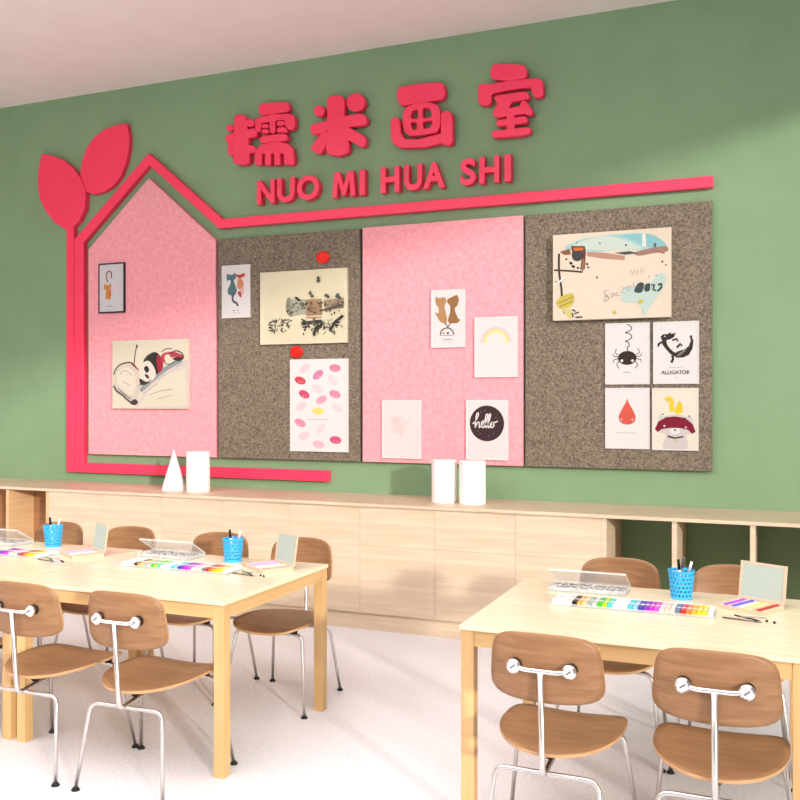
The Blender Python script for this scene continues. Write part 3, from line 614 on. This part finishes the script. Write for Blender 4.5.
# ================================================================ chairs
def make_chair():
    t = empty('plywood_chair')
    # seat
    def outline(a):
        c, s = cos(a), sin(a)
        if s < 0: e = 2.15; bx, by = .219, .275
        else: e = 3.2; bx, by = .219, .215
        r = (abs(c)**e + abs(s)**e)**(-1/e)
        return bx*c*r, .055+by*s*r
    def zs(x, y):
        z = .428 + .024*(abs(x)/.224)**2.2
        if y > .16: z -= .9*(y-.16)**2
        if y < -.06: z += .10*(y+.06)**2
        return z
    b = bmesh.new(); N = 56; R = 9; top = []; bot = []
    for th, lst in ((0, top), (-.011, bot)):
        lst.append([b.verts.new((0, .055, zs(0, .055)+th))])
        for j in range(1, R+1):
            f = j/R; row = []
            for k in range(N):
                x, y = outline(2*pi*k/N); x *= f; y = .055+(y-.055)*f
                row.append(b.verts.new((x, y, zs(x, y)+th)))
            lst.append(row)
    for lst in (top, bot):
        for k in range(N): b.faces.new([lst[0][0], lst[1][k], lst[1][(k+1) % N]]).smooth = True
        for j in range(1, R):
            for k in range(N): b.faces.new([lst[j][k], lst[j+1][k], lst[j+1][(k+1) % N], lst[j][(k+1) % N]]).smooth = True
    for k in range(N):
        f = b.faces.new([top[R][k], top[R][(k+1) % N], bot[R][(k+1) % N], bot[R][k]]); f.material_index = 1
    obj('seat', b, [M['ply'], M['plyedge']], t)
    # backrest
    b = bmesh.new(); fr = []; bk = []
    zc, hz, hx = .718, .118, .192
    def bo(a):
        c, s = cos(a), sin(a); e = 5.0
        r = (abs(c)**e + abs(s)**e)**(-1/e); return c*r, s*r
    def yb(x, z):
        return -.235 + .055*(x/.19)**2 - .10*(z-zc) + .5*(z-zc)**2
    for th, lst in ((0, fr), (-.010, bk)):
        lst.append([b.verts.new((0, yb(0, zc)+th, zc))])
        for j in range(1, R+1):
            f = j/R; row = []
            for k in range(N):
                u, v = bo(2*pi*k/N); u *= f; v *= f
                x = u*hx*(1-.055*v); z = zc+v*hz - .012*(u*u)*(1 if v > 0 else -.3)*abs(v)
                row.append(b.verts.new((x, yb(x, z)+th, z)))
            lst.append(row)
    for lst in (fr, bk):
        for k in range(N): b.faces.new([lst[0][0], lst[1][k], lst[1][(k+1) % N]]).smooth = True
        for j in range(1, R):
            for k in range(N): b.faces.new([lst[j][k], lst[j+1][k], lst[j+1][(k+1) % N], lst[j][(k+1) % N]]).smooth = True
    for k in range(N):
        f = b.faces.new([fr[R][k], fr[R][(k+1) % N], bk[R][(k+1) % N], bk[R][k]]); f.material_index = 1
    obj('backrest', b, [M['ply'], M['plyedge']], t)
    # leg frames
    def ufr(pts, feet, nm):
        f = obj(nm, tube(bmesh.new(), fillet(pts, .04), .0085), M['steel'], t)
        for x, y in feet:
            obj('foot_glide', lathe(bmesh.new(), [(0,0),(.016,0),(.018,.003),(.012,.010),(.009,.016),(0,.016)], 14, (x, y, 0)), M['black'], f)
    ufr([(-.215,-.24,.012),(-.176,-.19,.353),(.176,-.19,.353),(.215,-.24,.012)], [(-.215,-.24),(.215,-.24)], 'leg_frame')
    ufr([(-.247,.235,.012),(-.195,.165,.398),(.195,.165,.398),(.247,.235,.012)], [(-.247,.235),(.247,.235)], 'leg_frame')
    # spine: from front frame under the seat, behind the seat, up to the backrest
    obj('spine', tube(bmesh.new(), fillet([(0,.165,.388),(0,-.09,.374),(0,-.232,.356),(0,-.264,.712)], .035), .0105), M['steel'], t)
    b = bmesh.new()
    pr = fillet([(-.094,-.248,.722),(-.06,-.262,.716),(.06,-.262,.716),(.094,-.248,.722)], .03)
    tube(b, pr, .0085)
    obj('back_bracket', b, M['chrome'], t)
    for sx in (-1, 1):
        n = bmesh.new(); lathe(n, [(0,0),(.020,0),(.024,.004),(.024,.014),(.018,.020),(0,.021)], 20)
        for v in n.verts: v.co = Vector((v.co.x+sx*.094, -.247-v.co.z, v.co.y+.722))
        kn = obj('knob', n, M['chrome'], t, smooth=True)
        n = bmesh.new(); lathe(n, [(0,0),(.022,0),(.022,.0145),(0,.0145)], 18)
        for v in n.verts: v.co = Vector((v.co.x+sx*.094+.002, -.2472+v.co.z, v.co.y+.724))
        obj('rubber_mount', n, M['black'], kn)
        n = bmesh.new(); box(n, -.010, .010, -.2695, -.2675, -.002, .002)
        for v in n.verts: x, z = v.co.x, v.co.z; v.co = Vector((x*.8-z*.6+sx*.094, v.co.y, x*.6+z*.8+.722))
        obj('slot', n, flat((90,88,88), .5), kn)
    for x, y in [(0,-.13),(-.15,.165),(.15,.165)]:
        z = .383 if x == 0 else .402
        hh = zs(x, y) - .0115 - z
        obj('rubber_mount', lathe(bmesh.new(), [(0,0),(.016,0),(.018,hh),(0,hh)] if x else [(0,0),(.014,0),(.030,hh),(0,hh)], 14, (x, y, z)), M['black'], t)
    return t
ch = make_chair(); first = [True]
def chair(x, y, rz, lab):
    o = ch if first[0] else copy_tree(ch); first[0] = False
    o.location = (x, y, 0); o.rotation_euler.z = rz
    tag(o, lab, 'chair', 'plywood chairs around the work tables')
chair(-.725, 3.24, radians(-1), 'beech plywood chair at the near side of the right table, left of two')
chair(-.186, 3.24, 0, 'beech plywood chair at the near side of the right table, right of two')
chair(-2.475, 3.24, radians(1), 'near-side beech plywood chair closest to the middle table\'s right end')
chair(-3.01, 3.24, 0, 'near-side beech plywood chair of the middle table, cut by the left edge')
chair(-3.66, 3.24, 0, 'plywood chair beyond the left edge, only a steel front leg showing')
chair(-.72, 4.35, pi, 'beech plywood chair at the far side of the right table, behind the open clear case')
chair(-.19, 4.35, pi, 'beech plywood chair at the far side of the right table, behind the palette lid')
chair(-2.47, 4.35, pi, 'beech plywood chair at the far right corner of the middle table')
chair(-3.005, 4.35, pi, 'beech plywood chair at the far side of the middle table, behind its blue pen cup')
chair(-3.65, 4.35, pi, 'beech plywood chair at the far side, right of the left table\'s open box lid')
chair(-4.20, 4.35, pi, 'beech plywood chair behind the blue pen cup nearest the left edge')

# ================================================================ pen cups
def make_cup():
    b = bmesh.new(); N = 36; R = 13; rings = []
    for j in range(R+1):
        f = j/R; r = .044+.011*f; z = .004+.116*f
        rings.append([b.verts.new((r*cos(2*pi*k/N), r*sin(2*pi*k/N), z)) for k in range(N)])
    fs = []
    for j in range(R):
        for k in range(N):
            f = b.faces.new([rings[j][k], rings[j][(k+1) % N], rings[j+1][(k+1) % N], rings[j+1][k]])
            if 1 <= j < R-1 and (j % 2 == 1) and ((k+(j//2) % 2) % 2 == 0): fs.append(f)
    r = bmesh.ops.inset_individual(b, faces=fs, thickness=.0024)
    bmesh.ops.delete(b, geom=fs, context='FACES')
    bmesh.ops.solidify(b, geom=b.faces[:], thickness=.0018)
    lathe(b, [(0,0),(.044,0),(.0455,.004),(.044,.007),(0,.007)], N)
    n = bmesh.new(); ringp = [(.0555*cos(2*pi*k/32), .0555*sin(2*pi*k/32), .121) for k in range(33)]
    tube(n, ringp, .0022, 8); merge(b, n)
    o = obj('pen_cup', b, M['blue'])
    return o
cup = make_cup()
def pen(name, base, tip, r, col, capcol, lab, parts=True):
    B = Vector(base); T = Vector(tip); b = bmesh.new()
    d = (T-B); tube(b, [Vector((0,0,0)), d*.72], r, 10)
    o = obj(name, b, flat(col, .4), None, base)
    n = bmesh.new(); tube(n, [d*.72, d*.97, d], r*1.15, 10, 0, r*1.0); obj('cap', n, flat(capcol, .35), o)
    tag(o, lab, 'pen', 'pens standing in the blue cups')
for i, (x, y, who) in enumerate([(-.393,4.13,'on the right table'), (-2.68,4.17,'on the middle table'), (-3.93,4.20,'on the left table')]):
    o = cup if i == 0 else cup.copy()
    if i: COL.objects.link(o)
    o.location = (x, y, TZ); tag(o, 'bright blue perforated pen cup ' + who, 'pen cup', 'blue pen cups')
    bz = TZ+.0095
    pen('pen', (x+.006, y-.01, bz), (x-.012, y-.014, bz+.160), .0055, (236,236,236), (20,20,22), 'white pen with a black cap in the blue cup ' + who)
    if i == 0: pen('pen', (x-.01, y+.012, bz), (x+.008, y+.012, bz+.168), .0055, (120,122,126), (96,98,102), 'grey pen in the blue cup ' + who)
    pen('pen', (x+.002, y+.0, bz), (x+.042, y+.008, bz+.150), .0055, (150,156,160), (240,240,240), 'pale pen leaning right with a white cap in the blue cup ' + who)

# ================================================================ marker trays
COLS = [('white',(244,240,236)),('white',(238,234,230)),('white',(244,240,236)),('pale grey',(222,216,210)),('black',(28,26,28)),('tan',(226,172,94)),('cream',(236,204,150)),
        ('grey',(158,172,168)),('pale grey',(206,212,208)),('green',(58,190,40)),('lime',(176,224,30)),('cyan',(70,216,204)),('white',(240,244,244)),('white',(246,240,242)),('white',(238,240,242)),
        ('turquoise',(60,204,214)),('pale blue',(150,196,230)),('blue',(64,60,176)),('violet',(130,52,190)),('magenta',(196,40,196)),('pink magenta',(214,84,204)),('pale pink',(244,206,220)),
        ('peach',(244,206,184)),('cream pink',(240,214,200)),('slate blue',(104,120,150)),('red',(220,40,34)),('orange',(240,128,40)),('amber',(248,180,40)),('yellow',(250,212,30)),('yellow',(250,228,60)),('white',(244,242,238))]
P_ = .0205; ML = .145
mk = {}
def marker(ci):
    nm, c = COLS[ci]
    if c not in mk:
        b = bmesh.new(); box(b, -.0088, .0088, .051, ML, .002, .019, .0015); me1 = bpy.data.meshes.new('barrel'); b.to_mesh(me1); b.free(); me1.materials.append(flat((248,246,244), .35))
        b = bmesh.new(); box(b, -.0094, .0094, 0, .050, .0014, .0196, .002); me2 = bpy.data.meshes.new('cap'); b.to_mesh(me2); b.free(); me2.materials.append(flat(c, .3))
        b = bmesh.new(); box(b, -.0092, .0092, .066, .128, .0018, .0193, .001); me3 = bpy.data.meshes.new('colour_band'); b.to_mesh(me3); b.free(); me3.materials.append(flat(c, .3))
        mk[c] = (me1, me2, me3)
    m1, m2, m3 = mk[c]
    o = bpy.data.objects.new('marker_pen', m1); COL.objects.link(o)
    for n, m in (('cap', m2), ('colour_band', m3)):
        q = bpy.data.objects.new(n, m); COL.objects.link(q); q.parent = o
    return o
ORD = 'first second third fourth fifth sixth seventh eighth ninth tenth eleventh twelfth thirteenth fourteenth fifteenth sixteenth seventeenth eighteenth nineteenth twentieth'.split()
def ordw(n):
    return ORD[n-1]
def marker_tray(x0, y0, who, start=0):
    n = len(COLS); t = empty('marker_tray', (x0, y0, TZ)); b = bmesh.new(); Wd = n*P_+.006
    box(b, -.006, Wd, -.008, ML+.006, 0, .003); box(b, -.006, Wd, -.008, -.005, .003, .012); box(b, -.006, Wd, ML+.003, ML+.006, .003, .012)
    box(b, -.006, -.003, -.005, ML+.003, .003, .012); box(b, Wd-.003, Wd, -.005, ML+.003, .003, .012)
    me = obj('tray', b, M['acryl'], t)
    tag(t, 'long clear tray holding a row of coloured markers ' + who, 'tray', 'clear marker trays')
    for i in range(start, n):
        o = marker(i); o.location = (x0+.0105+i*P_, y0, TZ+.0025)
        side = '%s from the left end' % ordw(i+1) if i < 16 else ('%s from the right end' % ordw(n-i) if n-i > 1 else 'at the right end')
        tag(o, '%s-capped marker, %s, row %s' % (COLS[i][0], side, who), 'marker', 'markers lying in a row ' + who)
marker_tray(-.878, 3.79, 'on the right table')
marker_tray(-3.137, 3.83, 'on the middle table')
marker_tray(-4.33, 3.83, 'on the left table', 17)

# half open clear cases with speckled contents
def make_case():
    t = empty('clear_case'); W2, D = .17, .15; b = bmesh.new()
    box(b, -W2, W2, -D, 0, 0, .003); box(b, -W2, W2, -D, -D+.003, .003, .02); box(b, -W2, W2, -.003, 0, .003, .02)
    box(b, -W2, -W2+.003, -D+.003, -.003, .003, .02); box(b, W2-.003, W2, -D+.003, -.003, .003, .02)
    obj('case_body', b, M['acryl'], t)
    boxo('speckled_insert', M['speckle'], t, -W2+.006, W2-.006, -D+.006, -.008, .003, .014)
    a = radians(30); b = bmesh.new()
    box(b, -W2, W2, -D, 0, -.0015, .0015, .0005)
    box(b, -W2, W2, -D, -D+.002, -.008, -.0015); box(b, -W2, -W2+.002, -D, 0, -.008, -.0015); box(b, W2-.002, W2, -D, 0, -.008, -.0015)
    for v in b.verts: y, z = v.co.y, v.co.z; v.co.y = y*cos(a)+z*sin(a); v.co.z = -y*sin(a)+z*cos(a)+.0215
    obj('lid', b, M['acryl'], t)
    return t
c0 = make_case()
for i, (x, y, who) in enumerate([(-.79,4.215,'on the right table'),(-3.075,4.245,'on the middle table'),(-4.29,4.245,'on the left table')]):
    o = c0 if i == 0 else copy_tree(c0)
    o.location = (x, y, TZ); tag(o, 'half-open clear case with black speckled contents ' + who, 'case', 'half-open clear cases')

# palettes with upright lids
def make_palette(sx, sy, lh=.155):
    t = empty('pastel_box'); b = bmesh.new(); e = .008
    box(b, 0, sx, 0, sy, 0, .005); box(b, 0, sx, 0, e, .005, .018); box(b, 0, sx, sy-e, sy, .005, .018); box(b, 0, e, e, sy-e, .005, .018); box(b, sx-e, sx, e, sy-e, .005, .018)
    obj('tray', b, M['ctr'], t)
    b = bmesh.new(); box(b, 0, sx, 0, .008, 0, lh); l = .010
    b.free(); b = bmesh.new()
    for q in [(0, sx, 0, l), (0, sx, lh-l, lh)]: box(b, q[0], q[1], 0, .008, q[2], q[3])
    box(b, 0, l, 0, .008, l, lh-l); box(b, sx-l, sx, 0, .008, l, lh-l)
    a = radians(-8)
    def tilt(bm):
        for v in bm.verts: y, z = v.co.y, v.co.z; v.co.y = sy+.001+y*cos(a)-z*sin(a)*1; v.co.z = .019+z*cos(a)+y*sin(a)*0
    tilt(b); f = obj('lid', b, M['ctr'], t)
    b = bmesh.new(); box(b, l, sx-l, .002, .006, l, lh-l); tilt(b); obj('lid_pane', b, M['pane'], f)
    b = bmesh.new(); box(b, e, sx-e, e, sy-e, .005, .0145); obj('paper_liner', b, flat((246,240,234)), t)
    return t
STC = [('white',(246,240,244)),('purple',(178,84,204)),('white',(246,240,244)),('blue',(104,96,206)),('pale pink',(240,214,214)),('cream',(248,232,196)),('yellow',(248,216,120)),('cream',(246,224,170)),('peach',(240,190,140)),('red',(196,60,60))]
for (x, y, dx, dy, sx, sy, who) in [(-.250,4.0,.178,-.096,.205,.180,'on the right table'),(-2.537,4.05,.225,-.154,.22,.17,'on the middle table'),(-3.675,3.985,.18,-.105,.20,.17,'on the left table')]:
    rz = math.atan2(dy, dx); t = make_palette(sx, sy); t.location = (x, y, TZ); t.rotation_euler.z = rz
    tag(t, 'shallow wooden pastel box with its framed lid standing open ' + who, 'box', 'open pastel boxes')
    R_ = Matrix.Rotation(rz, 4, 'Z')
    n = len(STC); pw = (sx-.020)/n
    for i, (cn, c) in enumerate(STC):
        if 'right' not in who: c = tuple(int(v*.5+122) for v in c)
        if cn in ('white', 'cream', 'pale pink') : continue
        b = bmesh.new(); box(b, -pw*.36, pw*.36, 0, sy-.026, 0, .006, .0015)
        o = obj('pastel_stick', b, flat(c, .8), None); p = R_ @ Vector((.010+pw*(i+.5), .013, .0148)); o.location = (x+p.x, y+p.y, TZ+p.z); o.rotation_euler.z = rz
        tag(o, '%s pastel stick lying in the open wooden box %s' % (cn, who), 'pastel stick', 'pastel sticks ' + who)

# small steel tools in front of each box
for (x, y, who) in [(-.135,3.80,'on the right table'),(-2.42,3.86,'on the middle table'),(-3.60,3.80,'on the left table')]:
    for k, (dx, dy, a, L_, c, nm, dz) in enumerate([(0,0,-12,.15,(120,116,112),'longest grey steel drawing tool lying',0),(.02,.004,-34,.12,(60,56,56),'short dark drawing tool lying crosswise',.0075),(.045,-.004,4,.10,(170,166,160),'short bright steel drawing tool lying',0.0145)]):
        b = bmesh.new(); a = radians(a); d = Vector((cos(a), sin(a), 0))
        tube(b, [-d*L_/2, d*L_*.3], .0032, 8); n = bmesh.new(); tube(n, [d*L_*.3, d*L_/2], .0032, 8, 0, .0006); merge(b, n)
        o = obj('drawing_tool', b, flat(c, .35, .6), None, (x+dx, y+dy, TZ+.0034+dz)); tag(o, nm + ' in front of the pastel box ' + who, 'drawing tool', 'small steel drawing tools')
    for k, (dx, dy, nm) in enumerate([(.115,-.004,'right-hand one of two tiny dark beads'),(.088,.012,'left-hand one of two tiny dark beads')]):
        o = obj('bead', lathe(bmesh.new(), [(0,0),(.004,.001),(.006,.005),(.004,.009),(0,.010)], 12), flat((40,36,36), .4), None, (x+dx, y+dy, TZ)); tag(o, nm + ' beside the steel tools ' + who, 'bead', 'tiny dark beads')
